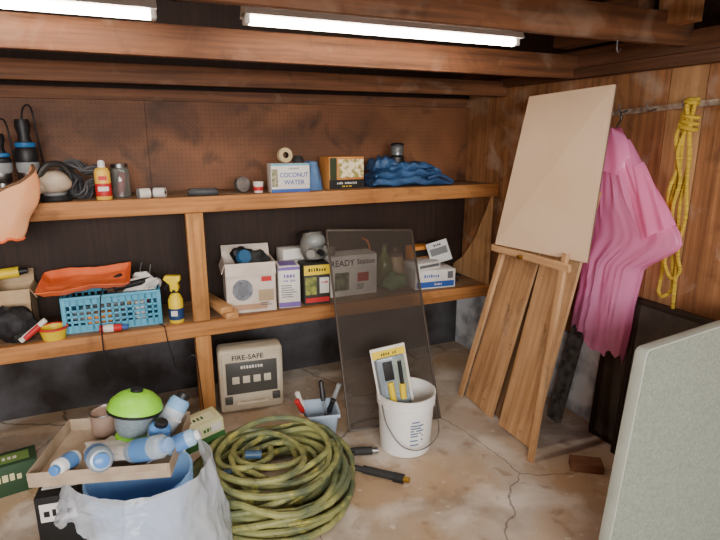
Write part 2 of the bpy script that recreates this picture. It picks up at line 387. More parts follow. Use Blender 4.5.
MB().lathe([(0,0),(.024,0),(.03,.06),(.031,.062),(.027,.06),(.022,.006),(0,.006)],paper).lathe([(.0255,.012),(.0262,.012),(.029,.035),(.0285,.035)],red).obj('small_cup',None,(.745,3.12,ZU),(0,0,0),'small white cup with a red band','cup')
carton('drink_carton','white and blue coconut water multipack carton on the upper shelf','box',(.92,3.10,ZU),R(-4),(.225,.13,.165),paper,
 decals=[('b',0,.012,.225,.02,blueP),('b',0,.159,.225,.01,cyan),('b',-.092,.085,.034,.10,M('print_tan_photo','#b7a58c',.6,c2='#4c6a43',scale=60)),('t','ORGANIC',.014,.02,.137,greyD),('t','COCONUT',.037,.02,.100,blueP,.88),('t','WATER',.037,.02,.058,blueP,.95)],
 side=[('t','COCONUT',.024,0,.1,blueP)])
MB().lathe([(.018,0),(.042,0),(.042,.028),(.018,.028),(.018,0)],M('tape_tan','#c9b489',.5)).lathe([(.0165,-.001),(.0185,-.001),(.0185,.029),(.0165,.029),(.0165,-.001)],ink).obj('masking_tape_roll',None,(.90,3.11,ZU+.166+.042),(R(83),0,R(10)),'roll of tan masking tape balanced on the drink carton','tape')
MB().lathe([(0,0),(.03,0),(.035,.02),(.02,.04),(0,.04)],dark).obj('rubber_stopper',None,(.985,3.11,ZU+.1655),(0,0,0),'small dark rubber stopper on the drink carton','stopper')
tarp=M('fabric_blue_tarp','#3a618f',.5,c2='#28456c',scale=8,bump=.3)
clothB=M('fabric_light_blue','#5f80ad',.8,c2='#476690')
MB().loft([[((.055-.025*t+.008*math.sin(5*a+t*6))*math.cos(a)-.02*t,(.06+.006*math.sin(4*a))*math.sin(a),.17*t) for a in [k*math.pi/12 for k in range(24)]] for t in [j/8 for j in range(9)]],clothB).obj('folded_cloth',None,(1.10,3.16,ZU),(0,0,0),'crumpled light blue cloth between two cartons','cloth')
carton('picture_box','yellow orange and green photo printed carton on the upper shelf','box',(1.29,3.18,ZU),R(3),(.235,.15,.195),M('print_orange_box','#d0904a',.6,c2='#b06a32'),
 decals=[('b',.03,.125,.17,.11,M('print_landscape','#f0dfb8',.6,c2='#9a8f4a',scale=25,lo=.45,hi=.55)),('b',-.09,.10,.045,.18,M('print_dark_green','#2d3a20',.6)),('b',0,.03,.235,.055,ink),('t','xxxx xxxxxxxx',.019,.0,.038,paper),('t','xxx xx xxx',.012,.0,.018,yellow)])
def tarp_rings(x,y,z,w_,d,h,seed):
    rings=[]
    def prof(t): return math.sqrt(max(0,1-(2*t-1)**2))
    n=18
    for j in range(n+1):
        u=j/n; hh=h*(.25+.75*prof(u))
        ring=[]
        for k in range(20):
            a=2*math.pi*k/20
            yy=d/2*(abs(math.cos(a))**.5)*(1 if math.cos(a)>0 else -1)*(1+.16*noise.noise(Vector((u*5,a,seed))))
            zz=hh/2+hh/2*(abs(math.sin(a))**.7)*(1 if math.sin(a)>0 else -1)
            ring.append((x-w_/2+w_*u, y+yy, max(.003,z+zz+.022*noise.noise(Vector((u*7,math.cos(a)*2,seed+3)))+(.007*math.sin(u*25+seed) if math.sin(a)>0 else 0))))
        rings.append(ring)
    return rings
mb=MB()
for i,a_ in enumerate(((0,0,.004,.56,.24,.06),(-.03,.01,.05,.46,.22,.065),(.0,.01,.10,.32,.2,.05),(-.16,.02,.10,.2,.16,.085),(.14,.03,.07,.2,.15,.06))): mb.loft(tarp_rings(*a_,i*3.3),tarp)
mb.tube([(.1,-.12,.05),(.18,-.135,.07),(.26,-.12,.04),(.3,-.1,.02)],.01,tarp)
mb.obj('folded_tarp',None,(1.76,3.20,ZU),(0,0,R(-3)),'crumpled folded blue tarpaulin piled on the upper shelf','tarp')
o=root('metal_canister','grey metal canister resting on the blue tarp','can',(1.69,3.2,ZU+.148))
MB().lathe([(0,0),(.045,0),(.047,.01),(.047,.035),(.03,.05),(.03,.055)],steelD).obj('base',o)
MB().lathe([(0,.05),(.04,.05),(.04,.105),(.036,.11),(0,.11)],M('glass_smoky','#6a6f70',.2,.3)).obj('body',o)
MB().lathe([(0,.11),(.045,.11),(.046,.118),(.03,.127),(0,.127)],black).obj('lid',o)
peach=M('plastic_peach','#f3b488',.45,c2='#ea9a66',scale=4)
peach.node_tree.nodes['Principled BSDF'].inputs['Subsurface Weight'].default_value=.2
o=root('dust_hood','soft peach orange plastic hood hanging over the shelf edge','hood',(-.49,2.93,1.15))
rings=[]
for j in range(15):
    t=j/14; z=.26*t; wv=.06+.10*math.sin(t*math.pi*.55+.25)
    rings.append([(wv*math.cos(a)*(1+.07*math.sin(3*a+t*4))+.04*t-.03+.02*noise.noise(Vector((t*3,math.cos(a)*1.5,2))), (.042+.025*t)*math.sin(a)*(1+.12*math.sin(5*a)), z+.03*math.cos(2*a)*t+.04*t*math.cos(a)+.015*noise.noise(Vector((math.cos(a)*2,math.sin(a)*2,t*2)))) for a in [k*math.pi/18 for k in range(36)]])
MB().loft(rings,peach,cap1=False).loft([[(p[0]*.93,p[1]*.85,p[2]+.002) for p in r] for r in rings[2:]],peach,cap1=False).obj('body',o,ang=70)
MB().tube([(r[0]*1.0,r[1]*1.0,r[2]) for r in rings[0]],.006,orange,closed=True,smooth=1).obj('rim',o)
MB().tube([(r[0]*.98,r[1]*.95,r[2]) for r in rings[-1]],.007,M('rubber_brown','#6a4a34',.6),closed=True,smooth=1).obj('rim',o)

# ------------------------------------------------------------------ LOWER SHELF
carton('cardboard_box','open brown cardboard box at the end of the lower shelf','box',(-.61,3.30,ZL),R(0),(.27,.2,.24),cardL,openb=True,decals=[('t','xxxxx',.03,0,.13,greyD),('b',.07,.08,.07,.05,paper)])
o=root('hand_drill','yellow and black cordless drill sticking out of the box','drill',(-.60,3.28,ZL+.24))
MB().cyl((-.08,0,.07),(.08,0,.08),.028,yellow).obj('motor_housing',o)
MB().cyl((.08,0,.08),(.12,0,.082),.02,black,r1=.012).obj('chuck',o)
MB().box((-.04,0,.02),(.04,.035,.1),black,bevel=.01).obj('handle',o)
MB().ball((0,0,.09),(.1,.07,.09),M('fabric_black_bag','#1d1c1f',.6,bump=.5),lump=.35).ball((.05,-.03,.035),(.05,.05,.035),dark,lump=.3).obj('tool_bag',None,(-.56,3.10,ZL),(0,0,0),'lumpy black fabric tool bag slumped on the shelf','bag')
MB().cyl((0,0,0),(.12,.02,.09),.014,paper).cyl((.02,0,.01),(.09,.01,.065),.0148,red).obj('caulk_tube',None,(-.52,3.02,ZL+.02),(0,0,0),'white and red caulk tube leaning on the bag','tube')
o=root('margarine_tub','small yellow plastic tub with red rim','tub',(-.375,3.06,ZL))
MB().lathe([(0,0),(.052,0),(.066,.06),(.063,.06),(.05,.004),(0,.004)],yellow).obj('body',o)
MB().lathe([(.0655,.055),(.07,.055),(.07,.066),(.064,.066),(.0645,.056)],red).obj('rim',o)
cr=root('plastic_crate','blue plastic lattice crate full of odds and ends','crate',(-.08,3.22,ZL),(0,0,R(-3)))
mb=MB(); W,D,Hh=.47,.27,.20; mb.box((0,0,.006),(W,D,.01),cyan)
for sx,sy,ax in ((0,-1,0),(0,1,0),(-1,0,1),(1,0,1)):
    ln=W if ax==0 else D
    def bx(u,z,du,dz):
        if ax==0: mb.box((u,sy*D/2,z),(du,.008,dz),cyan)
        else: mb.box((sx*W/2,u,z),(.008,du,dz),cyan)
    for z,dz in ((.02,.04),(.06,.012),(.09,.012),(.12,.012),(.175,.05)): bx(0,z,ln,dz)
    n=14 if ax==0 else 8
    for i in range(n+1): bx(-ln/2+ln*i/n,.1,.010,.19)
for a in (-1,1):
    for b in (-1,1): mb.box((a*W/2,b*D/2,.1),(.024,.024,.2),cyan,bevel=.006)
mb.obj('body',cr)
MB().box((0,-D/2-.002,.192),(W+.02,.022,.016),cyan,bevel=.004).box((0,D/2,.192),(W+.02,.022,.016),cyan,bevel=.004).box((-W/2,0,.192),(.022,D,.016),cyan,bevel=.004).box((W/2,0,.192),(.022,D,.016),cyan,bevel=.004).obj('rim',cr)
def rr(w_,d,z,r=.04,n=5):
    out=[]
    for cx,cy,a0 in ((w_/2-r,d/2-r,0),(-w_/2+r,d/2-r,90),(-w_/2+r,-d/2+r,180),(w_/2-r,-d/2+r,270)):
        for k in range(n+1):
            a=R(a0+90*k/n); out.append((cx+r*math.cos(a),cy+r*math.sin(a),z))
    return out
def trayf(u,v):
    x=(u-.5)*.44; y=(v-.5)*.27
    e=min(u,1-u)*.44; f=min(v,1-v)*.27; d=min(e,f)
    z=.035*max(0,1-d/.03) if d<.03 else 0
    return Vector((x+.008*noise.noise(Vector((u*4,v*4,1))),y+.012*noise.noise(Vector((u*3,v*3,5))),z+.012*noise.noise(Vector((u*2.5,v*2.5,9)))+.004*noise.noise(Vector((u*9,v*9,9)))))
MB().grid(trayf,44,30,orange,thick=.004).obj('plastic_tray',None,(-.20,3.17,ZL+.252),(R(10),R(-3),R(-5)),'shallow warped orange plastic tray resting on the blue crate','tray')
MB().ball((0,0,0),(.09,.07,.06),paper,lump=.7).obj('rag',None,(.07,3.19,ZL+.20),(0,0,0),'crumpled white rag in the crate','rag')
MB().ball((0,0,0),(.09,.07,.05),M('fabric_brown_glove','#7a6252',.9),lump=.5).obj('work_glove',None,(-.02,3.24,ZL+.17),(0,0,0),'bundled brown work glove in the crate','glove')
MB().ball((0,0,0),(.13,.07,.05),M('fabric_grey_rag','#9aa0a4',.9),lump=.6).obj('shop_cloth',None,(-.14,3.2,ZL+.07),(0,0,0),'grey shop cloth stuffed in the crate','cloth')
MB().cyl((-.1,0,0),(.1,.02,.015),.018,black).cyl((.1,.02,.015),(.13,.02,.02),.01,steel).obj('flashlight',None,(.03,3.12,ZL+.222),(0,0,R(10)),'black metal flashlight lying across the crate','flashlight')
MB().cyl((0,0,0),(.03,.0,.16),.012,red).cyl((.03,0,.16),(.04,0,.22),.004,steel).obj('screwdriver',None,(.09,3.26,ZL+.08),(0,0,0),'red handled screwdriver poking out of the crate','screwdriver')
MB().cyl((0,0,0),(.05,.0,.17),.012,yellow).cyl((.05,0,.17),(.065,0,.23),.004,steel).obj('screwdriver',None,(.02,3.3,ZL+.08),(0,0,0),'yellow handled screwdriver poking out of the crate','screwdriver')
MB().cyl((0,0,0),(-.04,.0,.13),.02,wPale).cyl((-.04,0,.13),(-.05,0,.17),.026,dark).obj('paint_brush',None,(.0,3.2,ZL+.1),(0,0,0),'wooden handled brush poking out of the crate','brush')
MB().box((0,0,.04),(.12,.05,.08),M('print_orange_pack','#d98a3a',.6),bevel=.004).obj('parts_box',None,(-.16,3.14,ZL+.012),(0,0,R(10)),'small orange parts box inside the blue crate','box')
MB().cyl((0,0,0),(0,0,.12),.03,white).cyl((0,0,.12),(0,0,.14),.012,red).obj('glue_jar',None,(.05,3.14,ZL+.012),(0,0,0),'small white glue jar inside the blue crate','jar')
MB().tube([(-.09,0,0),(-.04,0,.02),(.03,0,.015),(.09,.01,.0)],.013,dark).box((.11,.01,0),(.05,.04,.03),steelD,bevel=.004).obj('hammer',None,(.02,3.24,ZL+.235),(0,0,R(-25)),'dark handled hammer lying on the crate contents','hammer')
o=root('glue_bottle','small red bottle with white label lying on the shelf','bottle',(-.16,3.045,ZL+.022),(0,R(90),R(-8)))
MB().lathe([(0,0),(.019,0),(.02,.005),(.02,.10),(.01,.115),(0,.115)],red).obj('body',o)
MB().lathe([(.0202,.02),(.021,.02),(.021,.07),(.0202,.07)],paper).obj('label_wrap',o)
MB().lathe([(0,.112),(.012,.112),(.012,.14),(0,.14)],blueP).obj('cap',o)
o=root('spray_bottle','yellow trigger spray bottle with a blue label on the shelf','bottle',(.235,3.07,ZL),(0,0,R(-20)))
MB().lathe([(0,0),(.038,0),(.040,.005),(.040,.13),(.03,.155),(.016,.17),(.016,.185),(0,.185)],yellow).obj('body',o)
MB().lathe([(.0405,.02),(.0415,.02),(.0415,.085),(.0405,.085)],M('label_navy','#24406e',.5)).box((0,-.042,.06),(.035,.002,.03),paper).obj('label_wrap',o)
MB().lathe([(0,.172),(.02,.172),(.02,.19),(0,.19)],black).obj('collar',o)
MB().prism([(-.02,0),(.02,0),(.026,.02),(.02,.05),(.036,.06),(.036,.088),(-.045,.09),(-.055,.07),(-.022,.04)],.036,yellow,c=(0,.018,.18),rot=(R(90),0,0),bevel=.003).obj('trigger_head',o)
MB().prism([(0,0),(.012,0),(-.02,-.06),(-.03,-.058)],.014,black,c=(-.028,.007,.245),rot=(R(90),0,0),bevel=.002).obj('trigger',o)
stub=wood('wood_stub_pine','#d8a068','#a87642',1)
for x,y,z,rx,rz in ((.50,3.16,ZL+.02,0,10),(.462,3.17,ZL+.056,0,13)):
    MB().box((0,0,0),(.075,.36,.034),stub,bevel=.002).obj('lumber_offcut',None,(x,y,z),(R(rx),0,R(rz)),'short pine lumber offcut lying on the lower shelf by the post','wood',group='offcuts by the post')
picM=M('print_mask_photo','#8a8f98',.6,c2='#5d6068',scale=30)
carton('equipment_box','large open white carton printed with a mask photo and red text','box',(.675,3.18,ZL),R(-6),(.29,.24,.30),M('carton_off_white','#ddd0c4',.7,c2='#c9b8a8'),openb=True,
 decals=[('o',-.05,.14,.12,.13,picM),('o',-.05,.135,.06,.06,M('print_mask_dark','#6a6d75',.6)),('b',.085,.10,.09,.07,M('print_beige','#b49c7a',.6)),('t','xxxx xxxx',.024,-.03,.262,red),('b',.09,.2,.06,.03,red),('b',-.02,.035,.22,.035,M('print_brown_band','#b89070',.6))]+bars(.09,.055,.08,2,greyD))
MB().ball((0,0,0),(.09,.07,.07),dark,lump=.4).ball((-.07,.0,.03),(.05,.05,.05),black,lump=.3).obj('rubber_gloves',None,(.70,3.2,ZL+.29),(0,0,0),'dark rubber gloves bunched in the open white carton','gloves')
MB().lathe([(0,-.02),(.04,-.02),(.045,0),(.04,.02),(0,.02)],M('plastic_blue_filter','#2e5f86',.5)).obj('filter_cartridge',None,(.64,3.13,ZL+.325),(R(70),0,R(20)),'round blue respirator filter in the open carton','filter')
carton('test_kit_box','white carton with purple printing standing on the lower shelf','box',(.905,3.14,ZL),R(-8),(.13,.17,.26),paper,
 decals=[('b',0,.245,.13,.02,purple),('t','xxxx',.034,0,.2,purple),('t','xxx xxx',.02,0,.17,purple),('b',0,.02,.13,.03,purple)]+bars(0,.14,.1,6,greyD,.005,.014),
 top=[('b',0,0,.1,.12,purple)])
carton('small_white_box','small white carton behind the purple printed carton','box',(.99,3.32,ZL),R(5),(.16,.12,.32),paper,decals=bars(0,.25,.12,6,greyD,.005,.02))
carton('product_box','dark and yellow printed product carton on the lower shelf','box',(1.075,3.13,ZL),R(-4),(.165,.16,.255),M('print_dark_box','#3a3832',.55),
 decals=[('b',-.0,.22,.165,.06,yellow),('t','xxxxxxx',.03,0,.222,ink),('b',-.04,.12,.07,.11,M('print_olive_photo','#9a9d4a',.6,c2='#566036',scale=30)),('b',.045,.12,.06,.10,paper),('t','xxxx',.02,.045,.14,red),('b',0,.03,.15,.03,red)],side=[('b',0,.2,.14,.06,yellow),('b',0,.1,.14,.08,green)])
o=root('respirator_mask','grey full-face respirator mask with clear visor','mask',(1.10,3.17,ZL+.262),(R(-10),0,R(12)))
rg=M('rubber_mask_grey','#6a6660',.55)
rings=[]
for j in range(9):
    t=j/8; wv=.05+.045*math.sin(t*math.pi*.85+.25)
    rings.append([(wv*math.cos(a),.065*math.sin(a)*(1-.25*t)-.0,.17*t) for a in [k*math.pi/12 for k in range(24)]])
MB().loft(rings,rg).obj('face_seal',o)
MB().ball((0,-.028,.115),(.07,.06,.048),M('visor_smoky','#a9adab',.1,0,trans=.3)).obj('visor',o)
for sx in (-1,1): MB().cyl((sx*.045,-.05,.05),(sx*.085,-.1,.04),.028,M('filter_grey','#8a8780',.6)).obj('filter',o)
MB().cyl((0,-.06,.045),(0,-.095,.035),.018,black).obj('valve',o)
MB().tube([(-.07,.03,.1),(-.05,.09,.17),(.05,.09,.17),(.07,.03,.1)],.006,black).obj('strap',o)
carton('sander_box','cream product carton with black lettering behind the window screen','box',(1.35,3.22,ZL),R(0),(.34,.16,.27),M('carton_cream','#fbf4ea',.65),
 decals=[('t','READY',.058,-.075,.22,ink,.92),('t','Station',.05,.09,.222,ink,.92),('b',-.08,.1,.1,.12,M('print_photo_b','#8d9c7a',.6,c2='#49503e',scale=25)),('b',.07,.12,.08,.06,red)]+bars(.06,.07,.07,3,greyD))
o=root('glass_bottle','tall olive green glass bottle on the lower shelf','bottle',(1.64,3.27,ZL))
gg=M('glass_olive','#8c9b5c',.15,.1,trans=.4)
MB().lathe([(0,0),(.055,0),(.06,.01),(.06,.15),(.045,.2),(.018,.24),(.016,.29),(0,.29)],gg).obj('body',o)
MB().lathe([(0,.288),(.02,.288),(.02,.31),(0,.31)],black).obj('cap',o)
o=root('storage_jar','pale ceramic jar with a lid on the lower shelf','jar',(1.76,3.34,ZL))
MB().lathe([(0,0),(.06,0),(.075,.06),(.07,.15),(.05,.19),(0,.19)],M('ceramic_tan','#b89d7c',.4)).obj('body',o)
MB().lathe([(0,.19),(.055,.19),(.055,.21),(.02,.225),(.015,.25),(0,.25)],M('ceramic_brown','#6a5040',.4)).obj('lid',o)
MB().ball((0,0,.06),(.08,.05,.06),M('fabric_green_cloth','#7f9f72',.8),lump=.4).obj('crumpled_cloth',None,(1.66,3.14,ZL),(0,0,0),'crumpled green cloth behind the window screen','cloth')
MB().tube([(0,0,0),(0,0,.1),(.03,0,.2),(.02,0,.3),(-.03,0,.34)],.008,M('cord_orange','#d8742c',.5)).lathe([(0,0),(.03,0),(.03,.03),(0,.03)],black).obj('work_light_cord',None,(1.53,3.34,ZL),(0,0,0),'orange cord rising from a black plug on the shelf','cable')
carton('supply_box','low white carton with blue printing on the lower shelf','box',(1.94,3.16,ZL),R(-6),(.30,.2,.13),paper,
 decals=[('b',0,.03,.28,.04,blueP),('t','xxxxxxx',.03,-.03,.09,blueP),('t','xxxxx',.022,.02,.031,paper),('b',.11,.09,.04,.05,greyD)],side=[('b',0,.03,.2,.05,blueP)])
carton('supply_box','white carton lying on top of the low blue printed carton','box',(1.88,3.16,ZL+.131),R(12),(.2,.15,.05),paper,decals=[('b',0,.025,.18,.02,greyD)])
carton('packaged_paint_pads','tilted white and black blister package of paint pads','package',(2.04,3.16,ZL+.155),R(-25),(.15,.05,.15),M('card_grey_white','#cfcfcb',.6),decals=[('b',0,.08,.12,.05,greyD),('t','xxxx',.025,0,.125,ink)],tilt=(R(-14),R(-18)))
carton('spare_blade_box','small orange carton standing behind the supply boxes','box',(1.95,3.34,ZL),R(8),(.16,.1,.25),M('print_orange_pack','#d98a3a'),decals=[('b',0,.2,.14,.05,ink),('t','xxxxx',.025,0,.12,paper)])
for i,(x,y) in enumerate(((2.15,3.2),(2.22,3.3))):
    o=root('trim_brush','dark handled paint tool lying behind the supply boxes','brush',(x,y,ZL+.02),(0,0,R(20*i)))
    MB().box((0,0,.0),(.02,.16,.02),dark,bevel=.005).obj('handle',o); MB().box((0,.09,.005),(.05,.04,.03),greyD,bevel=.005).obj('head',o)
MB().tube([(-.12,3.1,ZL+.24),(-.14,2.985,ZL+.18),(-.15,2.975,.56),(-.14,2.975,.4),(-.1,2.98,.34),(-.08,2.98,.30)],.0035,black).obj('dangling_cord',None,(0,0,0),(0,0,0),'thin black cord dangling off the lower shelf','cable')
MB().tube([(.14,3.05,ZL+.005),(.16,2.98,ZL+.01),(.17,2.975,.52),(.19,2.975,.42),(.21,2.98,.36),(.3,2.975,.42),(.32,2.97,.30),(.33,2.97,.05)],.003,black).obj('dangling_cord',None,(0,0,0),(0,0,0),'thin black cord looping below the lower shelf by the post','cable')

# ------------------------------------------------------------------ FLOOR THINGS
cs=root('storage_case','beige plastic tool case with dark front panel and black lettering','case',(.63,3.06,0),(0,0,R(-6)))
beige=M('plastic_beige','#c9bda8',.5,c2='#b6a78e')
mb=MB().box((0,0,.20),(.38,.15,.40),beige,bevel=.025,seg=4)
mb.box((0,-.075,.2),(.34,.014,.36),beige,bevel=.006)
mb.text('FIRE-SAFE',.042,(-.02,-.0835,.352),ink,sx=1.05); mb.obj('body',cs)
pd=M('plastic_case_dark','#4a4844',.4)
mb=MB().box((-.0,-.082,.225),(.30,.014,.20),pd,bevel=.004)
mb.text('xxxxxxxx',.03,(0,-.0895,.295),paper)
for i in range(4): mb.box((-.095+.062*i,-.09,.215),(.042,.006,.045),beige,bevel=.003)
mb.obj('front_panel',cs)
MB().tube([(-.08,-.08,.07),(-.08,-.105,.07),(.08,-.105,.07),(.08,-.08,.07)],.011,beige).obj('handle',cs)
for x in (-.14,.14): MB().box((x,-.088,.09),(.045,.02,.045),pd,bevel=.004).obj('latch',cs)
CX,CY=.905,2.60
cd=root('tool_caddy','small blue grey plastic tub holding hand tools','tub',(CX,CY,0),(0,0,R(-12)))
cb=M('plastic_caddy_blue','#b3c6d9',.5)
MB().loft([rr(.17,.16,0,.03),rr(.205,.19,.14,.03),rr(.22,.205,.145,.03),rr(.22,.205,.14,.03),rr(.195,.18,.137,.03),rr(.16,.15,.008,.03)],cb).obj('body',cd)
MB().box((0,-.103,.138),(.21,.008,.02),cb,bevel=.003).obj('rim',cd)
for i,(x,y,tx,ty,l,m,lab) in enumerate(((-.05,.02,-25,10,.2,red,'red handled screwdriver'),(.02,-.03,10,20,.2,black,'black handled screwdriver'),(.05,.03,30,-10,.22,grey,'grey handled trowel'),(-.03,-.04,-40,25,.2,wPale,'wooden handled putty knife'),(.04,-.01,0,-20,.24,steelD,'dark steel pliers'),(-.06,-.02,-15,-15,.22,M('plastic_tool_white','#d8d4cc',.5),'white handled scraper'))):
    o=root('hand_tool',lab+' standing in the caddy','tool',(CX+x,CY+y,.05),(R(ty),R(tx),0),group='hand tools in the caddy')
    MB().cyl((0,0,-.03),(0,0,l*.55),.005,steel).obj('shaft',o)
    MB().lathe([(0,l*.5),(.012,l*.5),(.016,l*.6),(.013,l*.8),(.016,l*.95),(0,l)],m).obj('handle',o)
# window screen
scM=bpy.data.materials.new('screen_mesh'); scM.use_nodes=True; nt=scM.node_tree; p=nt.nodes['Principled BSDF']; p.inputs['Base Color'].default_value=lin('#40372f'); p.inputs['Roughness'].default_value=.7
tr=nt.nodes.new('ShaderNodeBsdfTransparent'); mx=nt.nodes.new('ShaderNodeMixShader'); 
tc=nt.nodes.new('ShaderNodeTexCoord'); nz=nt.nodes.new('ShaderNodeTexNoise'); nz.inputs['Scale'].default_value=4; mr=nt.nodes.new('ShaderNodeMapRange'); mr.inputs['To Min'].default_value=.32; mr.inputs['To Max'].default_value=.5
nt.links.new(tc.outputs['Object'],nz.inputs['Vector']); nt.links.new(nz.outputs[0],mr.inputs[0]); nt.links.new(mr.outputs[0],mx.inputs[0])
nt.links.new(tr.outputs[0],mx.inputs[1]); nt.links.new(p.outputs[0],mx.inputs[2]); nt.links.new(mx.outputs[0],nt.nodes['Material Output'].inputs[0])
sw,shh=.58,1.17
rot_=(Matrix.Rotation(R(-27.5),3,'X')@Matrix.Rotation(R(4),3,'Y')).to_euler()
sc=root('window_screen','tall dark bronze framed window screen leaning on the lower shelf','window screen',(1.315,2.445,.022),rot_)
fr=M('frame_dark_bronze','#4d433a',.5,.2)
MB().box((0,0,shh/2),(sw-.02,.003,shh-.02),scM).obj('mesh',sc)
for n_,c,d in (('frame_rail',(0,0,.007),(sw,.012,.014)),('frame_rail',(0,0,shh-.007),(sw,.012,.014)),('frame_stile',(-sw/2+.006,0,shh/2),(.012,.012,shh)),('frame_stile',(sw/2-.006,0,shh/2),(.012,.012,shh))):
    MB().box(c,d,fr,bevel=.002).obj(n_,sc)
# bucket
bk=root('plastic_bucket','white five gallon plastic bucket on the concrete floor','bucket',(1.28,2.28,0),(0,0,R(10)))
bw=M('plastic_bucket_white','#f0eeea',.35,c2='#dfdbd3',scale=5)
MB().lathe([(0,0),(.125,0),(.133,.006),(.146,.26),(.153,.262),(.153,.272),(.148,.275),(.1485,.285),(.155,.287),(.155,.297),(.150,.30),(.151,.315),(.156,.317),(.156,.325),(.149,.325),(.142,.26),(.128,.012),(0,.012)],bw,seg=40).obj('body',bk)
mb=MB()
pbg=M('print_blue_grey','#5b7390',.6)
for z,w_ in ((.21,.3),(.19,.5),(.175,.45),(.16,.5),(.145,.4),(.13,.5),(.105,.5),(.08,.3)):
    r=.133+.013*(z/.26)+.002
    for k in range(7):
        if random.random()<.8:
            a=-.28+w_*k/7-.18; mb.box((r*math.sin(a),-r*math.cos(a),z),(.010,.001,.007),pbg,rot=(0,0,a))
mb.obj('printed_marks',bk)
MB().tube([(-.155,0,.28),(-.168,-.06,.2),(-.133,-.13,.11),(-.06,-.168,.075),(.03,-.17,.08),(.11,-.143,.12),(.163,-.05,.2),(.155,0,.28)],.003,steel).obj('wire_handle',bk)
pk=root('packaged_tool_set','clear blister package of yellow tools standing in the bucket','package',(1.25,2.235,.04),(R(-7),R(-9),R(-12)))
MB().box((0,0,.27),(.185,.012,.54),paper,bevel=.004).box((0,-.0075,.505),(.175,.003,.04),yellow).text('xxxx xx',.022,(0,-.0097,.505),ink).box((-.065,-.0075,.35),(.035,.003,.26),greyD).box((.045,-.0075,.38),(.07,.003,.18),M('print_pale_yellow','#efe68c',.6)).obj('backing_card',pk)
MB().box((0,-.018,.34),(.15,.02,.3),clearP,bevel=.008).obj('blister',pk)
MB().cyl((-.02,-.032,.25),(-.02,-.032,.36),.016,yellow).box((-.02,-.032,.42),(.05,.006,.1),ink,bevel=.002).obj('packed_tool',pk)
MB().cyl((.035,-.032,.26),(.04,-.032,.34),.016,yellow).cyl((.04,-.032,.34),(.043,-.032,.46),.01,ink).obj('packed_tool',pk)
# hose
hoseM=M('hose_olive','#98985c',.55,c2='#6f7248',scale=10,bump=.2,lo=.35,hi=.65,detail=7)
_p=hoseM.node_tree.nodes['Principled BSDF']; _s=_p.inputs['Base Color'].links[0].from_socket
_s=layer(hoseM,_s,5,.48,.66,'#465a4c',.7,.8)
_s=layer(hoseM,_s,11,.56,.68,'#cfc45c',.6,.5)
_s=layer(hoseM,_s,30,.6,.72,'#2f3524',.5,.5)
hoseM.node_tree.links.new(_s,_p.inputs['Base Color'])
def hp(n_t,rmin,rmax,z0,z1,cx,cy,seed,jit=.05):
    rnd=random.Random(seed); mk=lambda a,b:[rnd.uniform(a,b) for _ in range(n_t+3)]
    T=mk(rmin,rmax);CX_=mk(-jit,jit);CY_=mk(-jit*.9,jit*.9);ph=mk(0,6.28);EX=mk(.92,1.14)
    pts=[]; S=26
    for i in range(n_t*S+1):
        t=i/S; k=int(t); f=t-k; f=f*f*(3-2*f); L_=lambda A:A[k]*(1-f)+A[k+1]*f
        a=2*math.pi*t; r=L_(T)*(1+.07*math.sin(2*a+L_(ph))+.03*math.sin(3*a+2*L_(ph))); p_=L_(ph)
        z=z0+(z1-z0)*(t/n_t)+.026*math.sin(a+p_)+.014*math.sin(2*a+p_*2)
        pts.append((cx+L_(CX_)+r*math.cos(a)*L_(EX),cy+L_(CY_)+r*math.sin(a),max(.018,z)))
    return pts
ho=root('garden_hose','grimy yellow green rubber hose coiled in a large pile','hose',(.53,2.20,0))
pts=hp(8,.27,.40,.02,.05,0,0,3,.04)+hp(10,.13,.37,.05,.12,0,.01,5,.06)+hp(10,.07,.34,.11,.19,.0,.02,11,.09)
MB().tube(pts,.0145,hoseM,seg=8,smooth=1).obj('hose_tube',ho)
fb=M('fitting_blue','#34506e',.4)
MB().cyl((-.2,-.08,.19),(-.27,-.05,.18),.019,fb).obj('connector',ho)
MB().cyl((-.05,-.02,.21),(-.12,-.0,.215),.019,fb).obj('connector',ho)
MB().tube([(.32,.18,.07),(.38,.14,.03),(.43,.12,.022),(.49,.11,.02)],.014,dark).cyl((.46,.10,.022),(.55,.07,.022),.021,dark).cyl((.54,.073,.022),(.58,.06,.022),.015,steel).obj('hose_end',ho)
MB().tube([(.32,-.01,.08),(.38,-.02,.03),(.42,-.04,.02),(.46,-.08,.02)],.014,dark).cyl((.44,-.06,.022),(.56,-.18,.022),.02,dark).cyl((.55,-.175,.022),(.585,-.21,.022),.024,black).cyl((.58,-.205,.022),(.605,-.23,.022),.014,brass).obj('hose_end',ho)
carton('garden_box','yellow and green printed carton resting on the coiled hose','box',(.225,2.46,.17),R(14),(.26,.12,.125),M('carton_yellow_green','#dcd8a4',.6),
 decals=[('b',0,.03,.26,.05,green),('t','xxxxx xxx',.03,0,.09,green),('b',.09,.09,.05,.04,paper)],top=[('b',0,0,.2,.06,M('print_lime','#f0ecc0',.6)),('t','xxxxxx',.035,0,0,green)],tilt=(R(4),R(-6)))
carton('seed_box','dark green printed carton standing on the floor','box',(-.60,2.72,0),R(10),(.24,.14,.15),M('carton_dark_green','#2e4a30',.6),
 decals=[('t','xxxx',.05,0,.09,M('print_cream','#d8d0a0',.6))],top=[('b',-.0,0,.18,.08,M('print_green_light','#6f8f4a',.6)),('t','xxxx',.04,0,0,paper)])
carton('battery_box','black and white printed carton beside the blue tub','box',(-.33,2.26,0),R(-8),(.16,.16,.24),ink,
 decals=[('b',0,.17,.13,.08,paper),('t','xx x',.05,0,.17,ink)],top=[('b',0,0,.13,.05,paper),('t','xxxxx',.03,0,0,ink)])
